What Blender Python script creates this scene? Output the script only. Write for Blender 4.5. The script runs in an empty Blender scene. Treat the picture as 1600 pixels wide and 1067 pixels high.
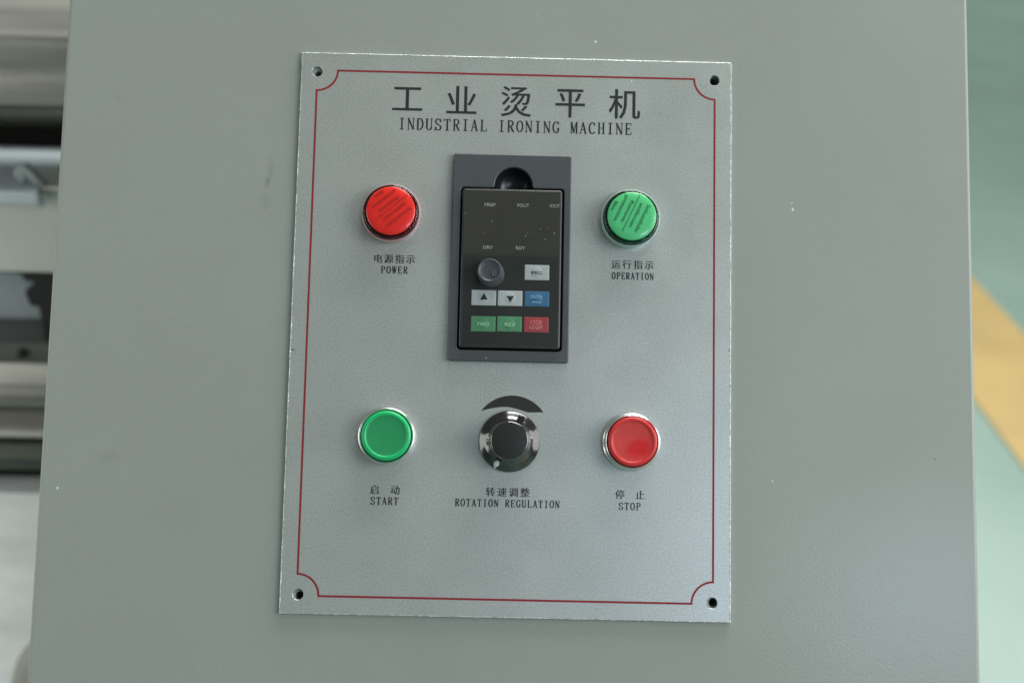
import bpy, bmesh, math, random
from mathutils import Matrix, Vector
R = math.radians
random.seed(7)
scene = bpy.context.scene
col = scene.collection

# ---------------------------------------------------------------- frames of reference
# panel space: millimetres, x right, y up along the sloping face, z out of the face
MM = 0.001
TILT = R(30)
ROT = Matrix(((1, 0, 0), (0, math.sin(TILT), -math.cos(TILT)), (0, math.cos(TILT), math.sin(TILT)))).to_4x4()
PANEL = Matrix.Translation((0, 0, 1.0)) @ ROT

# ---------------------------------------------------------------- camera
cam_d = bpy.data.cameras.new('camera')
cam = bpy.data.objects.new('camera', cam_d)
col.objects.link(cam)
RC = ((0.9997119359714557, -0.02117094661895306, -0.01130646255295877),
      (0.022313219796998386, 0.9933556507900028, 0.11290115706165656),
      (0.00884111409805677, -0.11312091788359678, 0.9935418927446782))
ax = [Vector((r[0], -r[1], -r[2])) for r in RC]          # right, down, forward in panel space
cr, cu, cb = ax[0], -ax[1], -ax[2]
CM = Matrix(((cr.x, cu.x, cb.x, -5.353 * MM), (cr.y, cu.y, cb.y, -81.133 * MM), (cr.z, cu.z, cb.z, 663.408 * MM), (0, 0, 0, 1)))
cam.matrix_world = PANEL @ CM
cam_d.sensor_width = 36
cam_d.lens = 45
cam_d.clip_start = 0.02
cam_d.clip_end = 200
cam_d.dof.use_dof = True
cam_d.dof.focus_distance = 0.664
cam_d.dof.aperture_fstop = 5.6
scene.camera = cam

# ---------------------------------------------------------------- world and lamps (an industrial hall lit by windows and ceiling strips, plus added fill lamps)
world = bpy.data.worlds.new('World')
scene.world = world
world.use_nodes = True
bg = world.node_tree.nodes['Background']
bg.inputs[0].default_value = (0.80, 0.93, 0.86, 1)
bg.inputs[1].default_value = 0.12

def area(name, loc, target, sx, sy, power, color):
    l = bpy.data.lights.new(name, 'AREA')
    l.shape = 'RECTANGLE'; l.size = sx; l.size_y = sy; l.energy = power; l.color = color
    o = bpy.data.objects.new(name, l)
    col.objects.link(o)
    o.location = loc
    d = Vector(target) - Vector(loc)
    o.rotation_euler = d.to_track_quat('-Z', 'Y').to_euler()
    return o
area('window_light', (1.6, -1.1, 1.9), (0.05, 0, 1.0), 1.2, 1.0, 17, (0.95, 0.99, 1.0))
area('side_window_light', (3.6, -0.9, 1.9), (0.1, 0, 1.0), 4.0, 2.4, 90, (1.0, 0.985, 0.96))
area('far_window_light', (2.08, -5.22, 3.32), (0.2, 0, 0.9), 1.0, 0.8, 36, (0.62, 0.74, 1.0))
area('skylight', (0.9, 1.25, 3.7), (0.9, 1.1, 0), 2.2, 1.2, 150, (1.0, 1.0, 0.97))
area('far_fill_light', (3.2, 8.5, 6.0), (3.0, 8.3, 0), 4.0, 4.0, 420, (1.0, 0.98, 0.97))  # added overhead fill that keeps the distant floor from going dark
area('left_fill_light', (-1.35, -0.1, 1.0), (-0.45, 0.5, 0.8), 1.0, 0.9, 8, (1.0, 1.0, 0.96))  # added low fill for the guard beam and feed plate, not a real window

area('ceiling_lamp', (0.9, -0.5, 4.3), (0.3, 0, 1.0), 1.6, 0.5, 13, (1.0, 1.0, 0.94))

scene.view_settings.view_transform = 'Standard'
scene.view_settings.look = 'None'
scene.view_settings.gamma = 1
scene.view_settings.exposure = 0.06
try:
    scene.cycles.use_denoising = True
    scene.cycles.max_bounces = 8
except Exception:
    pass

# ---------------------------------------------------------------- materials
def lin(r, g, b):
    f = lambda c: (c / 255 / 12.92) if c / 255 <= 0.04045 else ((c / 255 + 0.055) / 1.055) ** 2.4
    return (f(r), f(g), f(b), 1)

def mat(name, color, rough=0.5, metal=0.0, bump=None, tint=None, spec=0.5, coat=0.0, trans=0.0, ior=1.45, stretch=None, rvar=None, grain=None, coatr=0.08):
    """bump=(scale, strength, distance); tint=(scale, amount) slow colour drift; grain=(scale, amount) fine speckle"""
    m = bpy.data.materials.new(name)
    m.use_nodes = True
    nt = m.node_tree; N = nt.nodes; L = nt.links
    b = N['Principled BSDF']
    b.inputs['Base Color'].default_value = color
    b.inputs['Roughness'].default_value = rough
    b.inputs['Metallic'].default_value = metal
    b.inputs['Specular IOR Level'].default_value = spec
    b.inputs['Coat Weight'].default_value = coat
    b.inputs['Coat Roughness'].default_value = coatr
    b.inputs['Transmission Weight'].default_value = trans
    b.inputs['IOR'].default_value = ior
    tc = N.new('ShaderNodeTexCoord')
    mp = N.new('ShaderNodeMapping')
    L.new(tc.outputs['Object'], mp.inputs['Vector'])
    if stretch: mp.inputs['Scale'].default_value = stretch
    def noise(scale, detail=3, r=0.55):
        n = N.new('ShaderNodeTexNoise')
        n.inputs['Scale'].default_value = scale; n.inputs['Detail'].default_value = detail; n.inputs['Roughness'].default_value = r
        L.new(mp.outputs[0], n.inputs['Vector'])
        return n
    cur = None
    def scale_color(fac_socket, lo, hi):
        nonlocal cur
        mr = N.new('ShaderNodeMapRange')
        mr.inputs[1].default_value = 0.25; mr.inputs[2].default_value = 0.75
        mr.inputs[3].default_value = lo; mr.inputs[4].default_value = hi
        L.new(fac_socket, mr.inputs[0])
        vm = N.new('ShaderNodeVectorMath'); vm.operation = 'SCALE'
        if cur is None: vm.inputs[0].default_value = color[:3]
        else: L.new(cur, vm.inputs[0])
        L.new(mr.outputs[0], vm.inputs['Scale'])
        cur = vm.outputs[0]
    if tint: scale_color(noise(tint[0], 4, 0.6).outputs[0], 1 - tint[1], 1 + tint[1])
    if grain: scale_color(noise(grain[0], 2, 0.7).outputs[0], 1 - grain[1], 1 + grain[1])
    if cur is not None: L.new(cur, b.inputs['Base Color'])
    if rvar:
        mr = N.new('ShaderNodeMapRange')
        mr.inputs[1].default_value = 0.3; mr.inputs[2].default_value = 0.7
        mr.inputs[3].default_value = max(0.02, rough - rvar[1]); mr.inputs[4].default_value = rough + rvar[1]
        L.new(noise(rvar[0], 5, 0.6).outputs[0], mr.inputs[0])
        L.new(mr.outputs[0], b.inputs['Roughness'])
    if bump:
        n = noise(bump[0], 2, 0.5)
        bp = N.new('ShaderNodeBump')
        bp.inputs['Strength'].default_value = bump[1]; bp.inputs['Distance'].default_value = bump[2]
        L.new(n.outputs[0], bp.inputs['Height'])
        L.new(bp.outputs[0], b.inputs['Normal'])
        if coat: L.new(bp.outputs[0], b.inputs['Coat Normal'])
    m['_last'] = 1
    return m

def add_spots(m, spots, color):
    """marks of their own shape: spots=[(x, y, rx, ry, angle, strength)] in object mm"""
    nt = m.node_tree; N = nt.nodes; L = nt.links
    b = N['Principled BSDF']
    tc = N.new('ShaderNodeTexCoord')
    nz = N.new('ShaderNodeTexNoise'); nz.inputs['Scale'].default_value = 260; nz.inputs['Detail'].default_value = 3
    L.new(tc.outputs['Object'], nz.inputs['Vector'])
    for (x, y, rx, ry, ang, st) in spots:
        mp = N.new('ShaderNodeMapping'); mp.vector_type = 'TEXTURE'
        mp.inputs['Location'].default_value = (x * MM, y * MM, 0)
        mp.inputs['Rotation'].default_value = (0, 0, R(ang))
        mp.inputs['Scale'].default_value = (rx * MM, ry * MM, 10)
        L.new(tc.outputs['Object'], mp.inputs['Vector'])
        g = N.new('ShaderNodeTexGradient'); g.gradient_type = 'QUADRATIC_SPHERE'
        L.new(mp.outputs[0], g.inputs['Vector'])
        mu = N.new('ShaderNodeMath'); mu.operation = 'MULTIPLY'
        L.new(g.outputs['Fac'], mu.inputs[0]); L.new(nz.outputs[0], mu.inputs[1])
        m2 = N.new('ShaderNodeMath'); m2.operation = 'MULTIPLY'; m2.inputs[1].default_value = st * 2; m2.use_clamp = True
        L.new(mu.outputs[0], m2.inputs[0])
        mx = N.new('ShaderNodeMix'); mx.data_type = 'RGBA'
        L.new(m2.outputs[0], mx.inputs[0])
        s = b.inputs['Base Color']
        if s.is_linked:
            L.new(s.links[0].from_socket, mx.inputs[6])
        else:
            mx.inputs[6].default_value = s.default_value
        mx.inputs[7].default_value = color
        L.new(mx.outputs[2], s)

def add_dust(m, scale, thresh, color, size=0.25):
    """sparse tiny specks of dust: a few Voronoi cells, chosen by their random colour"""
    nt = m.node_tree; N = nt.nodes; L = nt.links
    b = N['Principled BSDF']
    tc = N.new('ShaderNodeTexCoord')
    v = N.new('ShaderNodeTexVoronoi'); v.inputs['Scale'].default_value = scale
    L.new(tc.outputs['Object'], v.inputs['Vector'])
    sx = N.new('ShaderNodeSeparateColor'); L.new(v.outputs['Color'], sx.inputs[0])
    a = N.new('ShaderNodeMath'); a.operation = 'GREATER_THAN'; a.inputs[1].default_value = thresh
    L.new(sx.outputs[0], a.inputs[0])
    mr = N.new('ShaderNodeMath'); mr.operation = 'MULTIPLY'; mr.inputs[1].default_value = size
    L.new(sx.outputs[1], mr.inputs[0])
    c = N.new('ShaderNodeMath'); c.operation = 'LESS_THAN'
    L.new(v.outputs['Distance'], c.inputs[0]); L.new(mr.outputs[0], c.inputs[1])
    d = N.new('ShaderNodeMath'); d.operation = 'MULTIPLY'
    L.new(a.outputs[0], d.inputs[0]); L.new(c.outputs[0], d.inputs[1])
    mx = N.new('ShaderNodeMix'); mx.data_type = 'RGBA'
    L.new(d.outputs[0], mx.inputs[0])
    s = b.inputs['Base Color']
    if s.is_linked: L.new(s.links[0].from_socket, mx.inputs[6])
    else: mx.inputs[6].default_value = s.default_value
    mx.inputs[7].default_value = color
    L.new(mx.outputs[2], s)

M = {}
M['paint'] = mat('grey_powder_coat', (0.285, 0.318, 0.285, 1), 0.5, bump=(900, 0.17, 0.0003), tint=(9, 0.04), grain=(1100, 0.05), spec=0.4, coat=0.20, coatr=0.14, rvar=(14, 0.05))
add_spots(M['paint'], [(-130.5, 77, 2.6, 6.0, -15, 0.75), (-129, 84, 3.5, 9, 5, 0.3), (-131, 66, 5, 9, 0, 0.2), (-212, 120, 3, 5, 20, 0.15), (221.5, -62, 1.0, 0.7, 0, 1.5), (-206, -70, 12, 7, 10, 0.15)], (0.11, 0.125, 0.11, 1))
add_spots(M['paint'], [(148.0, 68.4, 0.7, 1.2, 0, 3), (147.6, 71.8, 0.4, 0.5, 0, 3), (91.5, -68.5, 0.6, 0.6, 0, 2), (137, -75, 0.7, 0.6, 0, 2)], (0.8, 0.85, 0.8, 1))
add_dust(M['paint'], 95, 0.986, (0.55, 0.6, 0.55, 1), 0.09)
M['alu'] = mat('silver_painted_aluminium', (0.51, 0.55, 0.515, 1), 0.34, metal=0.52, rvar=(30, 0.04), bump=(1500, 0.22, 0.00015), grain=(950, 0.17), tint=(25, 0.03))
add_spots(M['alu'], [(114.2, -7.9, 1.0, 1.0, 0, 2.2), (-113.3, -12.5, 1.8, 1.2, 0, 1.2), (-43, 106.5, .5, 1.1, -30, 2), (101, 134, 1, .5, 0, .8)], (0.12, 0.12, 0.13, 1))
add_dust(M['alu'], 130, 0.988, (0.85, 0.9, 0.88, 1), 0.10)
M['bare'] = mat('bare_cut_aluminium', (0.54, 0.57, 0.56, 1), 0.45, metal=0.7, bump=(900, 0.8, 0.0005), grain=(500, 0.5))
M['ink'] = mat('black_print', lin(42, 47, 46), 0.5, spec=0.3)
M['redink'] = mat('dark_red_print', lin(134, 40, 48), 0.5, spec=0.3, grain=(400, 0.12))
M['arcink'] = mat('matt_black_print', lin(44, 48, 46), 0.55, spec=0.3, grain=(900, 0.1))
M['frame'] = mat('dark_grey_plastic', (0.068, 0.078, 0.082, 1), 0.42, bump=(1800, 0.18, 0.00015), grain=(1400, 0.12), tint=(30, 0.07))
add_dust(M['frame'], 160, 0.97, (0.4, 0.42, 0.42, 1), 0.09)
M['tray'] = mat('black_moulded_plastic', (0.012, 0.014, 0.016, 1), 0.28)
M['keypad'] = mat('charcoal_keypad_plastic', (0.032, 0.038, 0.036, 1), 0.34, grain=(1200, 0.15), tint=(60, 0.12))
M['window'] = mat('smoked_display_window', (0.040, 0.040, 0.033, 1), 0.30, grain=(1300, 0.15), tint=(50, 0.10), spec=0.5)
add_spots(M['window'], [(x, y, r * .85, r * .85, 0, 2.2) for x, y, r in ((21.4, 51.2, .45), (16.8, 47.9, .42), (6.5, 49.5, .38), (7.5, 50.8, .3), (14.3, 53.3, .3), (-11.2, 56.8, .35), (18.3, 54.1, .32), (-25.2, 60.9, .35), (-14.9, 50.6, .28))], (0.6, 0.6, 0.55, 1))
M['overlay'] = mat('black_membrane_overlay', (0.021, 0.024, 0.021, 1), 0.36, grain=(1200, 0.2), tint=(60, 0.15))
add_dust(M['overlay'], 240, 0.97, (0.25, 0.24, 0.2, 1), 0.10)
M['keywhite'] = mat('pale_grey_key', (0.36, 0.40, 0.40, 1), 0.35, grain=(1200, 0.05))
M['keyblue'] = mat('blue_key', (0.045, 0.13, 0.23, 1), 0.35, grain=(1200, 0.08))
M['keygreen'] = mat('green_key', (0.075, 0.22, 0.115, 1), 0.35, grain=(1200, 0.08))
M['keyred'] = mat('red_key', (0.29, 0.052, 0.055, 1), 0.35, grain=(1200, 0.08))
M['legend'] = mat('pale_print', lin(150, 158, 150), 0.5)
M['legend_dim'] = mat('faded_pale_print', lin(120, 158, 150), 0.5)
M['legend_green'] = mat('pale_green_print', lin(142, 192, 156), 0.5)
M['legend_red'] = mat('pale_red_print', lin(208, 130, 128), 0.5)
M['legend_blue'] = mat('pale_blue_print', lin(130, 180, 200), 0.5)
M['dial'] = mat('slate_grey_plastic', (0.055, 0.064, 0.072, 1), 0.36, bump=(500, 0.15, 0.0003), tint=(200, 0.12))
M['chrome'] = mat('chromed_bezel', (0.76, 0.77, 0.77, 1), 0.27, metal=1.0)
M['satin'] = mat('satin_steel_bezel', (0.76, 0.77, 0.77, 1), 0.30, metal=1.0)
M['green_cap'] = mat('green_button_plastic', (0.015, 0.46, 0.15, 1), 0.34, spec=0.5, tint=(60, 0.06))
M['green_dish'] = mat('green_button_plastic_shaded', (0.022, 0.275, 0.100, 1), 0.40, tint=(90, 0.08))  # same plastic as the rim; shade of the recessed dish is in the colour
M['red_cap'] = mat('red_button_plastic', (0.56, 0.036, 0.034, 1), 0.36, tint=(60, 0.06))
M['red_dish'] = mat('red_button_plastic_dull', (0.55, 0.056, 0.050, 1), 0.45, spec=0.3, tint=(140, 0.12))
add_spots(M['red_dish'], [(3.2, -3.4, 11, 8, 20, 2.6)], (0.56, 0.018, 0.020, 1))
M['red_lens'] = mat('red_clear_plastic', (0.90, 0.55, 0.56, 1), 0.04, trans=1.0, ior=1.49)
M['red_rim'] = mat('pale_pink_plastic_rim', (0.44, 0.27, 0.28, 1), 0.12, coat=0.6)
M['green_rim'] = mat('pale_mint_plastic_rim', (0.33, 0.47, 0.41, 1), 0.12, coat=0.6)
M['red_core'] = mat('deep_red_core', (0.12, 0.006, 0.010, 1), 0.25)
M['red_film'] = mat('red_film_face', (0.74, 0.025, 0.018, 1), 0.30, tint=(60, 0.10), coat=0.4)
M['red_text'] = mat('dark_red_film_print', (0.36, 0.020, 0.018, 1), 0.4)
M['green_lens'] = mat('green_clear_plastic', (0.60, 0.90, 0.78, 1), 0.04, trans=1.0, ior=1.49)
M['green_core'] = mat('deep_green_core', (0.010, 0.11, 0.065, 1), 0.25)
M['green_film'] = mat('green_film_face', (0.085, 0.52, 0.20, 1), 0.30, tint=(60, 0.07), coat=0.4)
M['green_text'] = mat('dark_green_film_print', (0.02, 0.14, 0.06, 1), 0.4)
M['knob'] = mat('glossy_black_plastic', (0.016, 0.016, 0.015, 1), 0.16, spec=0.8, bump=(250, 0.04, 0.0003), coat=1.0)
M['knobtop'] = mat('matt_black_plastic', (0.017, 0.020, 0.018, 1), 0.45, spec=0.4, bump=(1500, 0.1, 0.0002), grain=(900, 0.2))
M['white'] = mat('white_paint_dab', (0.50, 0.58, 0.54, 1), 0.5)
M['steel'] = mat('brushed_steel', (0.56, 0.55, 0.50, 1), 0.33, metal=0.68, stretch=(0.6, 14, 14), tint=(6, 0.22), rvar=(9, 0.08))
M['hinge'] = mat('hinge_grey', (0.30, 0.34, 0.34, 1), 0.4, metal=0.2)
M['steeldark'] = mat('dark_steel', (0.16, 0.155, 0.14, 1), 0.35, metal=0.7, stretch=(1, 10, 10), tint=(8, 0.2))
M['black'] = mat('machine_black', (0.010, 0.012, 0.010, 1), 0.6, tint=(8, 0.3))
M['lightpaint'] = mat('pale_grey_paint', (0.52, 0.55, 0.50, 1), 0.45, tint=(10, 0.06))
M['warmpaint'] = mat('warm_grey_paint', (0.72, 0.71, 0.65, 1), 0.4, tint=(12, 0.08))
M['bluepaint'] = mat('blue_grey_paint', (0.52, 0.60, 0.62, 1), 0.35, tint=(10, 0.08))
M['recess'] = mat('slate_blue_paint', (0.33, 0.38, 0.40, 1), 0.5, tint=(14, 0.10))
M['beige'] = mat('beige_plastic', (0.30, 0.30, 0.26, 1), 0.5, tint=(20, 0.06))
M['olive'] = mat('olive_paint', (0.075, 0.09, 0.06, 1), 0.4, tint=(12, 0.15))
M['greenpaint'] = mat('dark_green_paint', (0.03, 0.055, 0.042, 1), 0.4, tint=(12, 0.15))
M['table'] = mat('pale_sheet_metal', (0.80, 0.84, 0.83, 1), 0.38, stretch=(1, 4, 4), tint=(9, 0.16), rvar=(11, 0.1))
M['floor'] = mat('green_epoxy_floor', (0.185, 0.285, 0.243, 1), 0.30, tint=(1.6, 0.07), rvar=(2.2, 0.05), spec=0.5)
M['line'] = mat('yellow_floor_paint', (0.41, 0.285, 0.085, 1), 0.38, tint=(3.5, 0.12), rvar=(4, 0.1))

# ---------------------------------------------------------------- mesh helpers
def smooth(o, on=True, angle=None):
    for p in o.data.polygons: p.use_smooth = on
    return o

def link(name, me, material=None, parent=None, world=None, local=None):
    me.name = name
    o = bpy.data.objects.new(name, me)
    col.objects.link(o)
    if material is not None and not me.materials:
        for m in (material if isinstance(material, (list, tuple)) else [material]): me.materials.append(m)
    if parent: o.parent = parent
    if local is not None: o.matrix_basis = local
    elif world is not None: o.matrix_basis = (world_of(parent).inverted() @ world) if parent else world
    return o

def world_of(o):
    m = Matrix.Identity(4)
    while o is not None:
        m = o.matrix_basis @ m
        o = o.parent
    return m

def from_bm(bm):
    me = bpy.data.meshes.new('m')
    bmesh.ops.recalc_face_normals(bm, faces=bm.faces)
    bm.to_mesh(me); bm.free()
    return me

def bevel(o, w, seg=2, angle=35):
    m = o.modifiers.new('edge', 'BEVEL')
    m.width = w * MM; m.segments = seg; m.limit_method = 'ANGLE'; m.angle_limit = R(angle)
    m.harden_normals = False
    return o

def plate_mesh(outer, holes, z0, edge_slot=None):
    """a sheet with holes in panel space; outer and each hole are lists of loops [(points, z), ...] from the face down,
    every loop of one edge with the same number of points; the walls then run down to z0"""
    bm = bmesh.new()
    loops = []
    for levels in [outer] + list(holes):
        zs = lambda z, i: z[i] if isinstance(z, (list, tuple)) else z
        vs = [bm.verts.new((x * MM, y * MM, zs(levels[0][1], i) * MM)) for i, (x, y) in enumerate(levels[0][0])]
        es = [bm.edges.new((vs[i], vs[(i + 1) % len(vs)])) for i in range(len(vs))]
        loops.append((vs, es, levels))
    bmesh.ops.triangle_fill(bm, use_beauty=True, edges=[e for _, es, _ in loops for e in es])
    bm.normal_update()
    top = bm.faces[:]
    if sum(f.normal.z for f in top) < 0: bmesh.ops.reverse_faces(bm, faces=top)
    for _, es, _ in loops:
        for e in es: e.smooth = False      # the face itself stays flat-shaded
    for vs, _, levels in loops:
        cur = vs
        for k, (pts, z) in enumerate(levels[1:] + [(levels[-1][0], z0)]):
            low = [bm.verts.new((x * MM, y * MM, (z[i] if isinstance(z, (list, tuple)) else z) * MM)) for i, (x, y) in enumerate(pts)]
            for i in range(len(cur)):
                j = (i + 1) % len(cur)
                f = bm.faces.new((cur[i], cur[j], low[j], low[i]))
                if edge_slot is not None: f.material_index = edge_slot
            cur = low
    return from_bm(bm)

def rounded(fn, r, z, n=4, sign=1):
    """edge loops rounding over by r from the face at height z; fn(inset) gives the outline"""
    out = []
    for k in range(n + 1):
        t = R(90 * k / n)
        out.append((fn(sign * r * (1 - math.sin(t))), z - r * (1 - math.cos(t))))
    return out

def circle_pts(cx, cy, r, n=48):
    return [(cx + r * math.cos(2 * math.pi * i / n), cy + r * math.sin(2 * math.pi * i / n)) for i in range(n)]

def rrect(x0, y0, x1, y1, r=1.0, n=5):
    out = []
    for cx, cy, a in ((x1 - r, y1 - r, 0), (x0 + r, y1 - r, 90), (x0 + r, y0 + r, 180), (x1 - r, y0 + r, 270)):
        for i in range(n + 1):
            t = R(a + 90 * i / n)
            out.append((cx + r * math.cos(t), cy + r * math.sin(t)))
    return out

def prism(pts, z0, z1):
    """closed extrusion of a polygon (mm, panel-type axes)"""
    bm = bmesh.new()
    a = [bm.verts.new((x * MM, y * MM, z0 * MM)) for x, y in pts]
    b = [bm.verts.new((x * MM, y * MM, z1 * MM)) for x, y in pts]
    bm.faces.new(a[::-1]); bm.faces.new(b)
    for i in range(len(pts)):
        j = (i + 1) % len(pts)
        bm.faces.new((a[i], a[j], b[j], b[i]))
    return from_bm(bm)

def boxw(x0, y0, z0, x1, y1, z1):
    """box in metres"""
    bm = bmesh.new()
    bmesh.ops.create_cube(bm, size=1)
    for v in bm.verts:
        v.co = ((x0 + x1) / 2 + v.co.x * (x1 - x0), (y0 + y1) / 2 + v.co.y * (y1 - y0), (z0 + z1) / 2 + v.co.z * (z1 - z0))
    return from_bm(bm)

def xprism(pts, x0, x1):
    """profile (Y, Z) in metres swept along X"""
    bm = bmesh.new()
    a = [bm.verts.new((x0, y, z)) for y, z in pts]
    b = [bm.verts.new((x1, y, z)) for y, z in pts]
    bm.faces.new(a); bm.faces.new(b[::-1])
    for i in range(len(pts)):
        j = (i + 1) % len(pts)
        bm.faces.new((a[i], b[i], b[j], a[j]))
    return from_bm(bm)

def yprism(pts, y0, y1):
    """profile (X, Z) in metres swept along Y"""
    bm = bmesh.new()
    a = [bm.verts.new((x, y0, z)) for x, z in pts]
    b = [bm.verts.new((x, y1, z)) for x, z in pts]
    bm.faces.new(a); bm.faces.new(b[::-1])
    for i in range(len(pts)):
        j = (i + 1) % len(pts)
        bm.faces.new((a[i], b[i], b[j], a[j]))
    return from_bm(bm)

def lathe(profile, n=72, slots=None, wob=None):
    """profile [(r, z)] in mm about z; slots: material index per segment"""
    bm = bmesh.new()
    rings = []
    for r, z in profile:
        if r < 1e-6: rings.append([bm.verts.new((0, 0, z * MM))])
        else:
            ring = []
            for i in range(n):
                t = 2 * math.pi * i / n
                rr = r * (wob(t, r, z) if wob else 1)
                ring.append(bm.verts.new((rr * MM * math.cos(t), rr * MM * math.sin(t), z * MM)))
            rings.append(ring)
    for k in range(len(rings) - 1):
        A, B = rings[k], rings[k + 1]
        for i in range(n):
            j = (i + 1) % n
            if len(A) == 1 and len(B) == 1: continue
            if len(A) == 1: f = bm.faces.new((A[0], B[i], B[j]))
            elif len(B) == 1: f = bm.faces.new((A[i], A[j], B[0]))
            else: f = bm.faces.new((A[i], A[j], B[j], B[i]))
            if slots: f.material_index = slots[k]
    return from_bm(bm)

def shade_auto(o, ang=40):
    me = o.data
    for p in me.polygons: p.use_smooth = True
    bm = bmesh.new(); bm.from_mesh(me)
    for e in bm.edges:
        if len(e.link_faces) == 2 and e.calc_face_angle(0) > R(ang): e.smooth = False
    bm.to_mesh(me); bm.free()
    return o

# ribbons: flat printed strokes
class Print:
    def __init__(self, z=0.05): self.v = []; self.f = []; self.z = z; self.k = 0
    def ribbon(self, pts, ws, closed=False):
        n = len(pts)
        if not isinstance(ws, (list, tuple)): ws = [ws] * n
        z = (self.z + 0.006 * (self.k % 12)) * MM; self.k += 1
        base = len(self.v)
        for i in range(n):
            p = Vector(pts[i])
            a = Vector(pts[(i - 1) % n]) if (closed or i > 0) else None
            b = Vector(pts[(i + 1) % n]) if (closed or i < n - 1) else None
            d1 = (p - a).normalized() if a is not None else None
            d2 = (b - p).normalized() if b is not None else None
            if d1 is None: nn = Vector((-d2.y, d2.x)); s = 1
            elif d2 is None: nn = Vector((-d1.y, d1.x)); s = 1
            else:
                n1 = Vector((-d1.y, d1.x)); n2 = Vector((-d2.y, d2.x))
                nn = (n1 + n2)
                nn = nn.normalized() if nn.length > 1e-6 else n1
                s = 1 / max(0.4, nn.dot(n1))
            h = ws[i] / 2 * s
            self.v += [((p.x + nn.x * h) * MM, (p.y + nn.y * h) * MM, z), ((p.x - nn.x * h) * MM, (p.y - nn.y * h) * MM, z)]
        m = n if closed else n - 1
        for i in range(m):
            j = (i + 1) % n
            self.f.append((base + 2 * i + 1, base + 2 * j + 1, base + 2 * j, base + 2 * i))
    def poly(self, pts):
        z = (self.z + 0.006 * (self.k % 12)) * MM; self.k += 1
        b = len(self.v)
        self.v += [(x * MM, y * MM, z) for x, y in pts]
        self.f.append(tuple(range(b, b + len(pts))))
    def add_mesh(self, me, fn):
        z = (self.z + 0.006 * (self.k % 12)) * MM; self.k += 1
        b = len(self.v)
        for v in me.vertices:
            x, y = fn(v.co.x, v.co.y)
            self.v.append((x * MM, y * MM, z))
        for p in me.polygons: self.f.append(tuple(b + i for i in p.vertices))
    def mesh(self):
        me = bpy.data.meshes.new('print'); me.from_pydata(self.v, [], self.f); me.update()
        return me

_tx = {}
def text_mesh(s, offset=0.0, align='LEFT'):
    k = (s, offset, align)
    if k not in _tx:
        c = bpy.data.curves.new('t', 'FONT'); c.body = s; c.size = 1; c.offset = offset; c.align_x = align; c.resolution_u = 3
        o = bpy.data.objects.new('t', c); col.objects.link(o)
        bpy.context.view_layer.update()
        dg = bpy.context.evaluated_depsgraph_get()
        _tx[k] = bpy.data.meshes.new_from_object(o.evaluated_get(dg))
        bpy.data.objects.remove(o)
    return _tx[k]

def bounds(me):
    xs = [v.co.x for v in me.vertices]; ys = [v.co.y for v in me.vertices]
    return min(xs), min(ys), max(xs), max(ys)

def sans(P, s, cx, cy, width=None, height=None, ang=0, offset=0.0, bold=0.0):
    me = text_mesh(s, offset)
    x0, y0, x1, y1 = bounds(me)
    sx = width / (x1 - x0) if width else None
    cap = 0.729
    sy = height / cap if height else sx
    if sx is None: sx = sy
    c, sn = math.cos(R(ang)), math.sin(R(ang))
    for k in ((-1, 1) if bold else (0,)):
        def fn(x, y, k=k):
            a = (x - (x0 + x1) / 2) * sx + k * bold; b = (y - cap / 2) * sy
            return cx + a * c - b * sn, cy + a * sn + b * c
        P.add_mesh(me, fn)

def hanzi(P, s, x0, y0, x1, y1, dx=0.0, fit=True, offset=0.0):
    """one Chinese character in a box; dx widens the upright strokes as in the printed Song face"""
    me = text_mesh(s, offset)
    if fit: a0, b0, a1, b1 = bounds(me)
    else: a0, b0, a1, b1 = 0.0, -0.12, 1.0, 0.88
    for k in ((-1, 1) if dx else (0,)):
        P.add_mesh(me, lambda x, y: (x0 + (x - a0) / (a1 - a0) * (x1 - x0) + k * dx, y0 + (y - b0) / (b1 - b0) * (y1 - y0)))

def cr(pts, n=6):
    out = []
    P = [pts[0]] + list(pts) + [pts[-1]]
    for i in range(1, len(P) - 2):
        p0, p1, p2, p3 = (Vector(P[i - 1]), Vector(P[i]), Vector(P[i + 1]), Vector(P[i + 2]))
        for k in range(n):
            t = k / n
            out.append(tuple(0.5 * ((2 * p1) + (-p0 + p2) * t + (2 * p0 - 5 * p1 + 4 * p2 - p3) * t * t + (-p0 + 3 * p1 - 3 * p2 + p3) * t ** 3)))
    out.append(tuple(pts[-1]))
    return out

def arcp(cx, cy, rx, ry, a0, a1, n=16):
    return [(cx + rx * math.cos(R(a0 + (a1 - a0) * i / n)), cy + ry * math.sin(R(a0 + (a1 - a0) * i / n))) for i in range(n + 1)]

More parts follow.
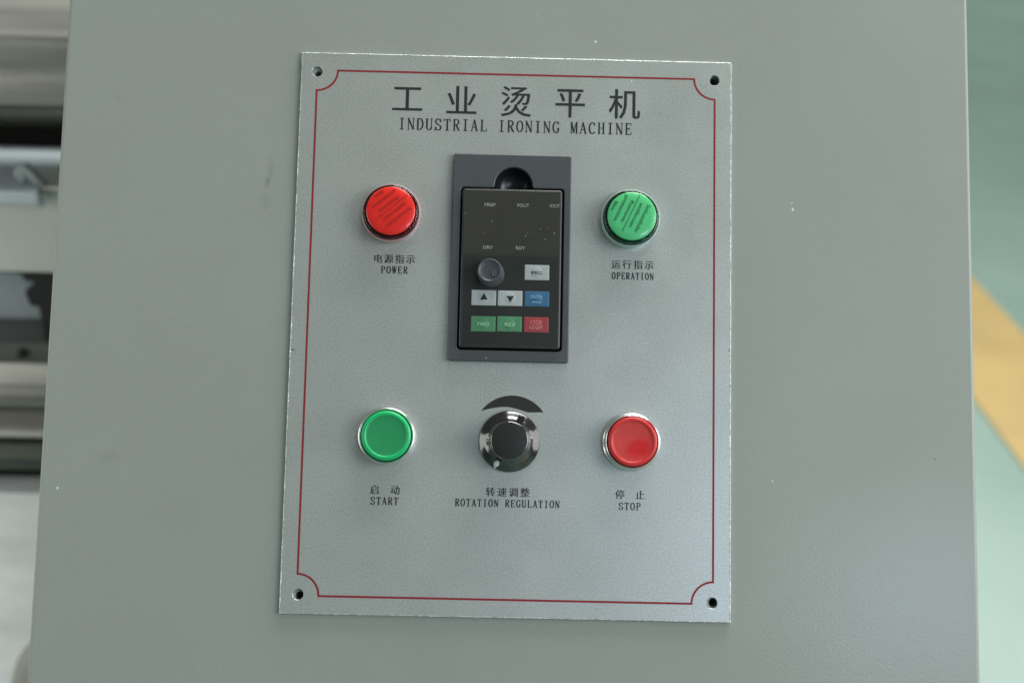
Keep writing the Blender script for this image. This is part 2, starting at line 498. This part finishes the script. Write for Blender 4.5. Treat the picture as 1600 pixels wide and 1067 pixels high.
def glyph(ch):
    """a narrow roman capital as strokes in a unit box: ('T'|'t'|'v', points); v = width follows the stroke's direction"""
    T, t, v = 'T', 't', 'v'
    def ser(x, y, h=0.15): return (t, [(x - h, y), (x + h, y)])
    G = {
     'I': [(T, [(.5, 0), (.5, 1)]), ser(.5, .02, .27), ser(.5, .98, .27)],
     'N': [(t, [(.16, 0), (.16, 1)]), (T, [(.13, .99), (.84, .02)]), (t, [(.85, 0), (.85, 1)]), ser(.14, .98, .14), ser(.16, .02), ser(.85, .98)],
     'D': [(T, [(.2, 0), (.2, 1)]), (v, [(.1, .98)] + arcp(.42, .5, .46, .48, 90, -90) + [(.1, .02)])],
     'U': [(T, [(.2, 1), (.2, .26)]), (v, arcp(.51, .28, .31, .27, 180, 360)), (t, [(.82, .28), (.82, 1)]), ser(.2, .98), ser(.82, .98)],
     'S': [(v, cr([(.82, .74), (.76, .91), (.5, .985), (.24, .91), (.15, .76), (.24, .6), (.5, .5), (.77, .39), (.86, .23), (.75, .07), (.48, .015), (.22, .09), (.14, .27)])), (t, [(.83, .7), (.83, .97)]), (t, [(.13, .03), (.13, .3)])],
     'T': [(T, [(.5, 0), (.5, 1)]), (t, [(.08, .97), (.92, .97)]), (t, [(.09, .98), (.07, .78)]), (t, [(.91, .98), (.93, .78)]), ser(.5, .02, .22)],
     'R': [(T, [(.22, 0), (.22, 1)]), (v, [(.08, .98), (.45, .98)] + arcp(.48, .755, .33, .225, 90, -90) + [(.22, .53)]), (T, [(.47, .53), (.84, .03)]), ser(.22, .02), ser(.88, .02, .1)],
     'A': [(t, [(.13, 0), (.48, 1)]), (T, [(.47, 1), (.84, 0)]), (t, [(.24, .34), (.72, .34)]), ser(.13, .02, .13), ser(.84, .02, .14)],
     'L': [(T, [(.28, 0), (.28, 1)]), ser(.28, .98, .2), (t, [(.1, .02), (.88, .02)]), (t, [(.88, .0), (.93, .24)])],
     'O': [(v, arcp(.5, .5, .39, .48, 0, 360, 28))],
     'G': [(v, arcp(.53, .5, .42, .48, 50, 305, 22)), (T, [(.8, .05), (.8, .42)]), ser(.8, .42, .17), (t, [(.83, .72), (.83, .97)])],
     'C': [(v, arcp(.53, .5, .42, .48, 48, 318, 22)), (t, [(.84, .7), (.84, .97)])],
     'M': [(t, [(.12, 0), (.12, 1)]), (T, [(.14, 1), (.47, .06)]), (t, [(.47, .06), (.8, 1)]), (T, [(.85, 0), (.85, 1)]), ser(.13, .02, .13), ser(.85, .02, .14), ser(.12, .98, .1), ser(.86, .98, .12)],
     'H': [(T, [(.2, 0), (.2, 1)]), (T, [(.8, 0), (.8, 1)]), (t, [(.2, .52), (.8, .52)]), ser(.2, .02), ser(.2, .98), ser(.8, .02), ser(.8, .98)],
     'E': [(T, [(.24, 0), (.24, 1)]), (t, [(.08, .98), (.82, .98)]), (t, [(.83, .99), (.86, .78)]), (t, [(.24, .52), (.62, .52)]), (t, [(.62, .4), (.62, .64)]), (t, [(.08, .02), (.86, .02)]), (t, [(.86, .0), (.92, .24)])],
     'P': [(T, [(.24, 0), (.24, 1)]), (v, [(.08, .98), (.5, .98)] + arcp(.52, .74, .33, .24, 90, -90) + [(.24, .5)]), ser(.24, .02, .17)],
     'W': [(T, [(.1, 1), (.3, .02)]), (t, [(.3, .02), (.5, .9)]), (T, [(.48, 1), (.7, .02)]), (t, [(.7, .02), (.9, 1)]), ser(.1, .98, .12), ser(.5, .98, .1), ser(.91, .98, .11)],
    }
    return G[ch]

def roman(P, s, x_first, x_last, y0, y1, thick, thin):
    """capitals on a fixed pitch between the left side of the first and the right side of the last letter"""
    n = len(s)
    fill = 0.80
    adv = (x_last - x_first) / (n - 1 + fill)
    gw, gh = adv * fill, y1 - y0
    for i, ch in enumerate(s):
        if ch == ' ': continue
        ox = x_first + i * adv
        for kind, pts in glyph(ch):
            q = [(ox + x * gw, y0 + y * gh) for x, y in pts]
            if kind == 'T': w = thick
            elif kind == 't': w = thin
            else:
                w = []
                for k in range(len(q)):
                    a = Vector(q[max(0, k - 1)]); b = Vector(q[min(len(q) - 1, k + 1)])
                    d = (b - a).normalized() if (b - a).length > 1e-9 else Vector((1, 0))
                    w.append(thin + (thick - thin) * abs(d.y) ** 1.5)
            if ch == 'O': P.ribbon(q[:-1], w[:-1], closed=True)
            else: P.ribbon(q, w)

def tag(o, label=None, cat=None, group=None, kind=None):
    if label: o['label'] = label
    if cat: o['category'] = cat
    if group: o['group'] = group
    if kind: o['kind'] = kind
    return o

def empty(name, loc, label, cat):
    o = bpy.data.objects.new(name, None)
    o.empty_display_size = 0.05
    col.objects.link(o)
    o.location = loc
    tag(o, label, cat)
    return o

# ================================================================= the setting
fl = link('floor', boxw(-30, -12, -0.05, 30, 50, 0.0), M['floor']); tag(fl, kind='structure')
yl = link('floor_line', boxw(1.075, -12, 0.0, 1.335, 50, 0.004), M['line']); tag(yl, kind='structure')

# ================================================================= the cabinet with its sloping face
cab = empty('control_cabinet', (0, 0, 0), 'grey powder-coated machine cabinet carrying a silver control panel on its sloping face', 'control cabinet')
def on_panel(x=0, y=0, z=0): return PANEL @ Matrix.Translation((x * MM, y * MM, z * MM))

HOLES = [(-106.4, 136.9), (105.8, 137.2), (105.5, -137.6), (-105.7, -137.4)]
SHEET_OFF = [(0.5, -1.2, 1.9), (0.5, 0.1, 2.5), (0.8, 0.1, 2.2), (0.8, -0.8, 2.3)]
zc = -2.0      # face of the cabinet sheet; the control plate is 2 mm thick
sheet = link('front_sheet', plate_mesh(rounded(lambda i: rrect(-241.3 + i, -330 + i, 243.3 - i, 300 - i, 4.0 - i), 2.0, zc, 5),
        [[(circle_pts(h[0] + o[0], h[1] + o[1], o[2], 28), zc)] for h, o in zip(HOLES, SHEET_OFF)] + [[(rrect(-29.5, -13.5, 28, 91, 1), zc)]],
        zc - 14), [M['paint']], cab, PANEL)
shade_auto(sheet, 30)
body = link('cabinet_body', xprism([(-.1455, .7044), (.1673, 1.2462), (.45, 1.2462), (.45, .06), (-.1455, .06)], -.2375, .2395), M['paint'], cab, Matrix.Identity(4))
bevel(body, 2, 2)
link('plinth', boxw(-.22, -.13, 0, .22, .43, .062), M['black'], cab, Matrix.Identity(4))

# ---- control plate
def noisy_rect(x0, y0, x1, y1, step=4.0, amp=0.07):
    pts = []
    def run(ax, ay, bx, by):
        n = int(math.hypot(bx - ax, by - ay) / step)
        for i in range(n):
            t = i / n
            j = random.uniform(-amp, amp) if i else 0
            pts.append((ax + (bx - ax) * t + (j if ax == bx else 0), ay + (by - ay) * t + (j if ay == by else 0)))
    run(x1, y1, x0, y1); run(x0, y1, x0, y0); run(x0, y0, x1, y0); run(x1, y0, x1, y1)
    return pts
base_pts = noisy_rect(-115, -147.3, 115, 147.3)
def inset_pts(d):
    return [(x - math.copysign(d, x) if abs(x) > 114 else x, y - math.copysign(d, y) if abs(y) > 146 else y) for x, y in base_pts]
burr = [0.005 + 0.11 * random.random() ** 2.2 for _ in base_pts]
pm = plate_mesh([(inset_pts(0.62), 0.0), (inset_pts(0.60), 0.0), (inset_pts(0.30), burr), (inset_pts(0.06), [b_ - 0.16 for b_ in burr]), (base_pts, -0.4)],
        [[(circle_pts(x, y, 3.0, 36), 0.0), (circle_pts(x, y, 2.75, 36), -0.3)] for x, y in HOLES] + [[(rrect(-30, -14, 28.5, 91.5, 1), 0.0)]], zc + 0.02, edge_slot=1)
plate = link('control_plate', pm, [M['alu'], M['bare']], cab, PANEL)
tag(plate, 'silver control plate with a thin red border and black lettering')

# red border line
P = Print(0.04)
xl, xr, yt, yb, ra = -106.3, 106.0, 137.6, -138.1, 11.0
pts = []
def arc(cx, cy, a0, a1, n=12):
    return [(cx + ra * math.cos(R(a0 + (a1 - a0) * i / n)), cy + ra * math.sin(R(a0 + (a1 - a0) * i / n))) for i in range(n + 1)]
pts += arc(xl, yt, -90, 0) ; pts += arc(xr, yt, 180, 270); pts += arc(xr, yb, 90, 180); pts += arc(xl, yb, 0, 90)
P.ribbon(pts, 1.05, closed=True)
link('border_line', P.mesh(), M['redink'], plate, PANEL)

# title
P = Print(0.04)
for ch, (a, b0, c, d) in zip('工业烫平机', [(-65.8, 116.6, -49.9, 129.4), (-36.9, 115.6, -21.1, 130.7), (-7.9, 114.7, 8.1, 131.2), (21.1, 114.9, 36.7, 130.4), (49.6, 114.9, 66.1, 131.1)]):
    hanzi(P, ch, a, b0, c, d, dx=0.10, offset=0.003)
tag(link('lettering', P.mesh(), M['ink'], plate, PANEL), 'large black Chinese title characters 工业烫平机')
P = Print(0.04)
roman(P, 'INDUSTRIAL IRONING MACHINE', -62.3, 62.0, 106.3, 112.5, 0.88, 0.46)
tag(link('lettering', P.mesh(), M['ink'], plate, PANEL), 'black line of capitals INDUSTRIAL IRONING MACHINE')

def small_label(zh, xs, yc, en, ex0, ex1, ey0, ey1, sz=5.0):
    P = Print(0.04)
    for ch, x in zip(zh, xs):
        hanzi(P, ch, x - sz / 2, yc - sz / 2, x + sz / 2, yc + sz / 2, dx=0.10, fit=False)
    roman(P, en, ex0, ex1, ey0, ey1, 0.62, 0.34)
    tag(link('lettering', P.mesh(), M['ink'], plate, PANEL), 'small black lettering %s over %s' % (zh, en))
small_label('电源指示', [-70.7, -65.1, -59.3, -53.6], 36.6, 'POWER', -69.0, -54.9, 28.85, 32.55)
small_label('运行指示', [54.3, 60.1, 66.0, 71.8], 36.4, 'OPERATION', 52.2, 74.2, 28.5, 32.1)
small_label('启动', [-68.4, -57.9], -83.7, 'START', -70.4, -56.1, -91.35, -87.55)
small_label('转速调整', [-8.9, -2.9, 3.0, 8.9], -83.6, 'ROTATION REGULATION', -27.0, 26.8, -91.2, -87.5)
small_label('停止', [57.8, 68.2], -83.6, 'STOP', 57.2, 68.6, -91.4, -87.7)

# crescent over the knob
P = Print(0.04)
outer = [(1.5 + 19.8 * math.cos(R(a)), -53.6 + 19.8 * math.sin(R(a))) for a in [35.6 + (144.5 - 35.6) * i / 28 for i in range(29)]]
inner = cr([(-14.6, -42.1), (-10.5, -40.9), (-5.5, -40.0), (-1.0, -39.8), (3.5, -40.6), (9.7, -42.4)], 5)
P.v = []; zz = 0.06 * MM
# quads between both edges
inner_full = inner + [(17.59, -42.14)]
def sample(poly, t):
    L = [0]
    for i in range(1, len(poly)): L.append(L[-1] + (Vector(poly[i]) - Vector(poly[i - 1])).length)
    d = t * L[-1]
    for i in range(1, len(poly)):
        if d <= L[i] + 1e-9:
            k = (d - L[i - 1]) / max(1e-9, L[i] - L[i - 1])
            return tuple(Vector(poly[i - 1]).lerp(Vector(poly[i]), k))
    return poly[-1]
lo = inner_full; hi = outer[::-1]
n = 40
for i in range(n + 1):
    a = sample(hi, i / n); x = a[0]
    # height of the lower edge under this x
    yv = lo[-1][1]
    for k in range(1, len(lo)):
        if lo[k - 1][0] <= x <= lo[k][0]:
            q = (x - lo[k - 1][0]) / max(1e-9, lo[k][0] - lo[k - 1][0]); yv = lo[k - 1][1] * (1 - q) + lo[k][1] * q; break
    P.v += [(x * MM, a[1] * MM, zz), (x * MM, min(yv, a[1]) * MM, zz)]
    if i: b2 = 2 * i; P.f.append((b2 - 2, b2 - 1, b2 + 1, b2))
link('crescent_mark', P.mesh(), M['arcink'], plate, PANEL)

# ---- indicator lamps
def lamp(x, y, rim, lens, core, film, text, ang, label):
    world = on_panel(x, y, 0)
    base = link('indicator_lamp', lathe([(13.9, 0.0), (15.35, 0.0), (15.4, 4.6), (15.25, 5.7), (14.85, 6.1), (14.45, 5.8), (14.35, 4.0), (13.9, 3.0)], 72), rim, cab, world)
    shade_auto(base); tag(base, label)
    # hollow clear shell: outer wall and inner wall
    prof = [(0, 3.1), (14.1, 3.12), (14.3, 3.6), (14.3, 7.0), (14.15, 7.9), (13.8, 8.6), (13.4, 8.8), (13.1, 8.65), (12.85, 8.7), (12.65, 9.4), (0, 9.5)]
    ln = link('lens', lathe(prof, 144), lens, base, world); shade_auto(ln, 60)
    c = link('lamp_core', lathe([(13.6, 3.3), (13.4, 4.6), (12.4, 6.9), (12.2, 8.6), (0, 8.9)], 64), core, base, world); shade_auto(c)
    f = link('protective_film', lathe([(12.75, 9.3), (12.7, 9.6), (12.2, 9.85), (9, 10.05), (0, 10.15)], 72), film, base, on_panel(x + 0.2, y + 0.2, 0)); shade_auto(f, 60)
    P = Print(10.26)
    for s, off, wdt in (('Schutzfolie', 5.6, 16.0), ('entfernen', 1.9, 13.9), ('Remove', -3.0, 12.2), ('protection', -6.7, 14.6), ('film', -10.5, 5.2)):
        me = text_mesh(s)
        bx = bounds(me); sc = wdt / (bx[2] - bx[0])
        cc, sn = math.cos(R(ang)), math.sin(R(ang))
        lx = -1.2 if s != 'film' else -0.9
        def fn(u, v, sc=sc, bx=bx, off=off, lx=lx, k=0):
            a = (u - (bx[0] + bx[2]) / 2) * sc + lx + k; h = (v - 0.36) * 2.75 + off
            return a * cc - h * sn, a * sn + h * cc
        for k in (-0.05, 0.05): P.add_mesh(me, lambda u, v, k=k: fn(u, v, k=k))
    cc, sn = math.cos(R(ang)), math.sin(R(ang))
    a, h = Vector((-11.9, -1.0)), Vector((9.5, -1.0))
    P.ribbon([(a.x * cc - a.y * sn, a.x * sn + a.y * cc), (h.x * cc - h.y * sn, h.x * sn + h.y * cc)], 0.32)
    # print sits on the slightly domed film
    link('film_print', P.mesh(), text, base, on_panel(x + 0.2, y + 0.2, 0))
    return base
lamp(-64.2, 60.0, M['red_rim'], M['red_lens'], M['red_core'], M['red_film'], M['red_text'], 220, 'red indicator lamp with a printed film, above the word POWER')
lamp(61.3, 60.1, M['green_rim'], M['green_lens'], M['green_core'], M['green_film'], M['green_text'], -115, 'green indicator lamp with a printed film, above the word OPERATION')

# ---- push buttons
def push(x, y, cap_m, dish_m, ring_m, prof, label):
    world = on_panel(x, y, 0)
    knurl = lambda t, r, z: 1 + (0.004 * math.cos(t * 60) if (r > 14.85 and z < 1.6) else 0)
    ring = link('push_button', lathe(prof, 240, wob=knurl), ring_m, cab, world)
    shade_auto(ring, 55); tag(ring, label)
    cap = link('button_cap', lathe([(12.65, 2.5), (12.7, 7.6), (12.6, 8.3), (12.3, 8.8), (11.8, 9.05), (11.0, 9.1), (10.6, 9.0), (10.4, 8.72), (10.25, 8.66), (9.0, 8.58), (5, 8.40), (0, 8.34)], 96,
               slots=[0] * 8 + [1] * 3), [cap_m, dish_m], ring, world)
    shade_auto(cap, 60)
    return ring
push(-62.8, -56.3, M['green_cap'], M['green_dish'], M['satin'], [(13.6, 0), (14.9, 0), (14.9, 1.5), (14.75, 1.8), (14.7, 5.0), (14.55, 6.0), (14.1, 6.6), (13.6, 6.7), (13.25, 6.4), (13.1, 5.8), (13.0, 3.0)], 'round green push button in a steel ring, above the word START')
push(63.3, -56.6, M['red_cap'], M['red_dish'], M['chrome'], [(13.6, 0), (14.95, 0), (15.0, 0.3), (15.0, 1.5), (14.6, 1.9), (14.1, 2.3), (14.0, 3.2), (13.95, 6.6), (13.75, 7.2), (13.45, 7.4), (13.15, 7.2), (13.05, 6.6), (13.0, 3.0)], 'round red push button in a bright ring, above the word STOP')

# ---- speed knob
kx, ky = 0.3, -57.6
kw = on_panel(kx, ky, 0)
grip = lambda t, r, z: 1.0
skirt = link('rotary_knob', lathe([(13.5, 0.3), (15.7, 0.3), (15.85, 0.8), (15.75, 1.3), (15.3, 1.7), (13.2, 2.9), (11.0, 4.6), (10.6, 5.2), (10.3, 7.0), (9.9, 13.8), (9.7, 14.7), (9.2, 15.25), (8.8, 15.35), (0, 15.25)], 96,
             slots=[0] * 12 + [1]), [M['knob'], M['knobtop']], cab, kw)
shade_auto(skirt, 45)
tag(skirt, 'glossy black rotary knob under the black crescent mark')
for ang, r0, r1, hz in ((63, 9.3, 14.3, 7.4), (241, 9.3, 13.9, 5.4)):
    loc = kw @ Matrix.Rotation(R(ang), 4, 'Z')
    rd = link('pointer_ridge', prism([(r0, -2.1), (r1, -1.9), (r1 + 0.3, 0), (r1, 1.9), (r0, 2.1)], 1.2, hz), M['knob'], skirt, loc)
    bevel(rd, 0.6, 3)
dab = link('pointer_mark', lathe([(1.15, 0), (1.1, 0.25), (0.7, 0.45), (0, 0.5)], 20), M['white'], skirt,
           kw @ Matrix.Rotation(R(242), 4, 'Z') @ Matrix.Translation((13.3 * MM, -0.2 * MM, 5.38 * MM)) @ Matrix.Diagonal((1.6, 1.15, 1, 1)))
dab2 = link('pointer_mark', lathe([(0.55, 0), (0.5, 0.2), (0, 0.3)], 16), M['white'], skirt,
           kw @ Matrix.Rotation(R(241), 4, 'Z') @ Matrix.Translation((15.35 * MM, 0.1 * MM, 1.5 * MM)))
shade_auto(dab); shade_auto(dab2)

# ---- drive keypad in its frame
fx0, fy0, fx1, fy1 = -32.35, -16.55, 30.1, 93.35
ox0, oy0, ox1, oy1 = -28.0, -10.7, 26.3, 75.3
nc, nr = (-0.4, 76.4), 10.0
def opening(g=0.0, notch=True):
    r = 1.6
    x0, y0, x1, y1 = ox0 - g, oy0 - g, ox1 + g, oy1 + g
    out = []
    def cor(cx, cy, a):
        return [(cx + r * math.cos(R(a + 90 * i / 5)), cy + r * math.sin(R(a + 90 * i / 5))) for i in range(6)]
    out += cor(x1 - r, y1 - r, 0)
    if notch:
        R_ = nr + g
        a_e = math.degrees(math.asin((y1 - nc[1]) / R_))
        out += [(nc[0] + R_ + 0.9, y1), (nc[0] + R_ + 0.3, y1 + 0.25)]
        out += [(nc[0] + R_ * math.cos(R(a)), nc[1] + R_ * math.sin(R(a))) for a in [3 + (177 - 3) * i / 28 for i in range(29)]]
        out += [(nc[0] - R_ - 0.3, y1 + 0.25), (nc[0] - R_ - 0.9, y1)]
    out += cor(x0 + r, y1 - r, 90) + cor(x0 + r, y0 + r, 180) + cor(x1 - r, y0 + r, 270)
    return out
fr = link('drive_keypad', plate_mesh(rounded(lambda i: rrect(fx0 + i, fy0 + i, fx1 - i, fy1 - i, 1.4 - i), 0.7, 3.2), [rounded(lambda i: opening(i), 0.55, 3.2)], 0.02), M['frame'], cab, PANEL)
shade_auto(fr, 30)
tag(fr, 'dark grey inverter keypad with seven coloured keys and a small dial, set in the control plate')
# deep liner and back of the recess
liner = link('recess_liner', plate_mesh([(rrect(-29.2, -13.2, 27.7, 90.7, 1), 0.0)], [[(opening(0.02), 0.0)]], -9.0), M['tray'], fr, PANEL)
back = link('recess_back', prism(rrect(-29.2, -13.2, 27.7, 90.7, 1), -10.5, -9.1), M['tray'], fr, PANEL)
bowl_p = [(9.95, 1.4), (9.6, -0.6), (8.7, -2.6), (7.2, -4.4), (5.0, -5.6), (2.5, -6.1), (0, -6.2)]
bowl = link('thumb_recess', lathe(bowl_p, 48), M['tray'], fr, on_panel(nc[0], nc[1], 0)); shade_auto(bowl, 60)
# keypad block
kp = link('keypad_block', plate_mesh(rounded(lambda i: rrect(-27.0 + i, -9.65 + i, 25.3 - i, 74.1 - i, 1.3 - i, 4), 0.8, 5.0), [], -8.9), M['keypad'], fr, PANEL)
shade_auto(kp, 30)
win = link('display_window', prism(rrect(-26.0, 39.5, 24.4, 73.3, 0.6, 3), 4.6, 5.12), M['window'], fr, PANEL)
bevel(win, 0.12, 1, 50)
ov = link('membrane_overlay', prism(rrect(-25.9, -8.3, 24.2, 39.0, 0.6, 3), 4.6, 5.08), M['overlay'], fr, PANEL)
bevel(ov, 0.1, 1, 50)
# printed abbreviations on the window
for s_, x, y, w in (('FREF', -12.5, 65.6, 5.7), ('FOUT', 4.9, 65.65, 6.1), ('IOUT', 21.5, 65.75, 5.2), ('DRV', -13.1, 43.0, 4.8), ('RDY', 3.9, 43.0, 4.7)):
    P = Print(5.16)
    sans(P, s_, x, y, width=w, height=1.85, offset=0.004)
    tag(link('lettering', P.mesh(), M['legend'], fr, PANEL), 'tiny pale lettering %s on the dark window' % s_)
# keys: thin plates with a round dome pressed up in the middle
def key_mesh(w, h):
    bm = bmesh.new()
    nx, ny = 26, 16
    grid = []
    for j in range(ny + 1):
        row = []
        for i in range(nx + 1):
            x = -w / 2 + w * i / nx; y = -h / 2 + h * j / ny
            r = math.hypot(x, y - 0.1)
            d = 0.24 * (0.5 + 0.5 * math.cos(math.pi * min(1, max(0, (r - 1.7) / 1.5))))
            edge = i in (0, nx) or j in (0, ny)
            row.append(bm.verts.new((x * MM, y * MM, (0.10 + d - (0.10 if edge else 0)) * MM)))
        grid.append(row)
    for j in range(ny):
        for i in range(nx):
            bm.faces.new((grid[j][i], grid[j][i + 1], grid[j + 1][i + 1], grid[j + 1][i]))
    return from_bm(bm)
KM = key_mesh(12.75, 7.95)
KEYS = [(12.75, 30.2, 'keywhite', 'pale grey key printed PRG'), (-14.6, 16.35, 'keywhite', 'pale grey key with an up arrow'), (-0.95, 16.35, 'keywhite', 'pale grey key with a down arrow'),
        (13.0, 16.35, 'keyblue', 'blue key printed ENTER'), (-14.6, 2.7, 'keygreen', 'green key printed FWD'), (-1.0, 2.9, 'keygreen', 'green key printed REV'), (12.95, 2.8, 'keyred', 'red key printed STOP RESET')]
for x, y, m, lb in KEYS:
    me = KM.copy(); me.materials.clear(); me.materials.append(M[m])
    k = link('key', me, None, fr, on_panel(x, y, 5.09)); smooth(k); tag(k, lb)
def legend(m, fn, z=5.46):
    P = Print(z); fn(P); return link('key_legend', P.mesh(), M[m], fr, PANEL)
legend('ink', lambda P: sans(P, 'PRG', 12.8, 30.0, width=5.5, height=1.9, bold=0.08))
legend('ink', lambda P: P.poly([(-16.6, 15.3), (-12.6, 15.3), (-14.6, 18.7)]))
legend('ink', lambda P: P.poly([(1.1, 17.5), (-2.9, 17.5), (-0.9, 14.2)]))
def enter(P):
    sans(P, 'ENTER', 12.8, 17.5, width=6.0, height=1.9)
    P.ribbon([(10.8, 14.5), (15.4, 14.5)], 0.35); P.ribbon([(10.4, 14.5), (11.5, 15.0)], 0.25)
legend('legend_blue', enter)
legend('legend_green', lambda P: sans(P, 'FWD', -14.5, 2.6, width=6.2, height=2.0, bold=0.06))
legend('legend_green', lambda P: sans(P, 'REV', -0.7, 2.7, width=5.6, height=2.0, bold=0.06))
def stopreset(P):
    sans(P, 'STOP', 12.8, 4.1, width=6.0, height=1.8); sans(P, 'RESET', 12.8, 1.2, width=6.8, height=1.8)
    P.ribbon([(9.8, 2.7), (15.8, 2.7)], 0.16)
legend('legend_red', stopreset)
# small dial
dl = lathe([(6.9, 0), (6.9, 1.0), (6.6, 1.4), (6.5, 6.0), (6.3, 7.0), (5.8, 7.5), (5.35, 7.45), (5.1, 7.2), (4.8, 7.05), (3.0, 6.9), (0, 6.85)], 64)
for v in dl.vertices:       # the stem leans a little
    v.co.x -= 1.3 * MM * max(0, v.co.z / (7.5 * MM)) * 0.6; v.co.y += 1.5 * MM * max(0, v.co.z / (7.5 * MM)) * 0.6
    rr = math.hypot(v.co.x - 1.2 * MM, v.co.y + 1.0 * MM)
dial = link('dial', dl, M['dial'], fr, on_panel(-11.1, 28.7, 5.0)); shade_auto(dial, 45)
dim = link('dial_dimple', lathe([(1.35, 0.0), (1.2, 0.35), (0.9, 0.42), (0.6, 0.2), (0, 0.05)], 24), M['dial'], fr, on_panel(-9.7, 27.7, 12.0)); smooth(dim)

# ================================================================= ironing machine seen past the left side
mach = empty('ironing_machine', (-1.3, 0.6, 0), 'ironing machine of pale guards and steel covers running behind the left edge of the cabinet', 'ironing machine')
X0, X1 = -2.6, 0.12
I4 = Matrix.Identity(4)
cowl_p = [(.64, 1.19), (.555, 1.120), (.505, 1.0935), (.486, 1.0830), (.4785, 1.0750), (.4755, 1.0660),
          (.4655, 1.0590), (.4670, 1.0575), (.4760, 1.0560), (.4700, 1.0385), (.4620, 1.0315), (.4635, 1.0300), (.4740, 1.0285),
          (.4700, 1.0100), (.4620, 1.0030), (.4640, 1.0010), (.4740, .9995), (.52, 1.00), (.62, 1.05)]
cw = link('steel_cowl', xprism(cowl_p, X0, X1), M['steel'], mach, I4); shade_auto(cw, 50)
link('back_panel', boxw(X0, .80, .10, X1, .83, 1.30), M['black'], mach, I4)
gb = link('guard_beam', xprism([(.500, .8352), (.500, .9135), (.503, .9160), (.640, .9160), (.640, .8352)], X0, X1), M['lightpaint'], mach, I4); bevel(gb, 2, 2)
link('guard_lid', xprism([(.497, .9165), (.497, .9185), (.632, .9185), (.632, .9165)], -.447, X1), M['warmpaint'], mach, I4)
cp = link('cover_plate', xprism([(.487, .9055), (.484, .9165), (.487, .9185), (.632, .9195), (.632, .9165), (.492, .9165), (.492, .9055)], X0, -.4215), M['bluepaint'], mach, I4); bevel(cp, 1.5, 2)
hg = link('hinge', yprism([(-.4470, .9290), (-.4440, .9350), (-.4360, .9380), (-.4280, .9300), (-.4230, .9230), (-.4190, .9190), (-.4300, .9190), (-.4360, .9270), (-.4390, .9210), (-.4420, .9200)], .500, .510), M['hinge'], mach, I4); bevel(hg, 1.5, 2)
hk = link('screw_head', lathe([(3.6, 0), (3.6, 3), (2.8, 4.4), (0, 4.6)], 24), M['recess'], mach, Matrix.Translation((-.4195, .4835, .9085)) @ Matrix.Rotation(R(90), 4, 'X')); shade_auto(hk)
link('recessed_plate', boxw(X0, .560, .735, -.440, .566, .8345), M['recess'], mach, I4)
br = link('bracket', yprism([(-.480, .8352), (-.480, .8270), (-.462, .8261), (-.4569, .8184), (-.4497, .8179), (-.4497, .8134), (-.4579, .8106), (-.4592, .8053), (-.4558, .7936), (-.448, .7925), (-.4460, .7604), (-.400, .7604), (-.400, .8352)], .520, .532), M['black'], mach, I4); bevel(br, 1.0, 1)
link('lower_channel', boxw(X0, .500, .7425, X1, .62, .7640), M['steeldark'], mach, I4)
nt_ = link('channel_bolt', lathe([(5, 0), (5, 4), (3.5, 6), (0, 6)], 6), M['black'], mach, Matrix.Translation((-.461, .500, .7530)) @ Matrix.Rotation(R(90), 4, 'X'))
lc = link('lower_cover', xprism([(.500, .7205), (.506, .7415), (.60, .7415), (.60, .7205)], X0, X1), M['steel'], mach, I4)
ll = link('lower_ledge', xprism([(.505, .6890), (.478, .6830), (.474, .6790), (.478, .6740), (.508, .6700)], X0, X1), M['steel'], mach, I4); bevel(ll, 1.5, 2)
link('olive_rail', xprism([(.505, .6520), (.498, .6390), (.56, .6390), (.56, .6520)], X0, X1), M['olive'], mach, I4)
link('green_rail', xprism([(.52, .6375), (.512, .6190), (.56, .6190), (.56, .6375)], X0, X1), M['greenpaint'], mach, I4)
tb = link('feed_plate', xprism([(.515, .5900), (.505, .5760), (.460, .5350), (.385, .4520), (.330, .3800), (.330, .37), (.55, .37), (.55, .59)], X0, -.2425), M['table'], mach, I4); shade_auto(tb, 50)
for s in (-2.5, -0.36):
    link('leg', boxw(s, .45, 0, s + .07, .70, .372), M['lightpaint'], mach, I4)
link('end_frame', boxw(X1 + .001, .455, .0, X1 + .06, .84, 1.24), M['lightpaint'], mach, I4)
link('end_frame', boxw(X0 - .06, .40, .0, X0 - .001, .84, 1.30), M['lightpaint'], mach, I4)

def roller(yc, zc_, r, m, label, name):
    bm = bmesh.new()
    n = 64
    prof = [(X0, r * .35), (X0, r * .96), (X0 + .004, r), (X1 - .006, r), (X1 - .002, r * .96), (X1 - .002, r * .35)]
    rings = []
    for x, rr in prof:
        rings.append([bm.verts.new((x + 1.3, rr * math.cos(2 * math.pi * i / n), rr * math.sin(2 * math.pi * i / n))) for i in range(n)])
    for A, B in zip(rings, rings[1:]):
        for i in range(n):
            bm.faces.new((A[i], A[(i + 1) % n], B[(i + 1) % n], B[i]))
    bm.faces.new(rings[0]); bm.faces.new(rings[-1])
    o = link(name, from_bm(bm), m, None, Matrix.Translation((-1.3, yc, zc_)))
    shade_auto(o, 40)
    tag(o, label, 'roller')
    return o
roller(.56, .6885, .030, M['steel'], 'slim bright steel roller low at the left behind the cabinet edge, between ledge and cover', 'steel_roller')
roller(.66, .965, .032, M['steeldark'], 'dark steel roller in the shadowed gap above the pale guard beam', 'dark_roller')

# small beige cover at the very bottom left
bc = bmesh.new()
bmesh.ops.create_uvsphere(bc, u_segments=32, v_segments=20, radius=1)
for v in bc.verts:
    s = 1 if v.co.z > 0 else 1.0
    v.co = (v.co.x * .050, v.co.y * .030, max(v.co.z, -0.5) * .10)
cv = link('beige_cover', from_bm(bc), M['beige'], mach, Matrix.Translation((-.418, .37, .425))); smooth(cv)
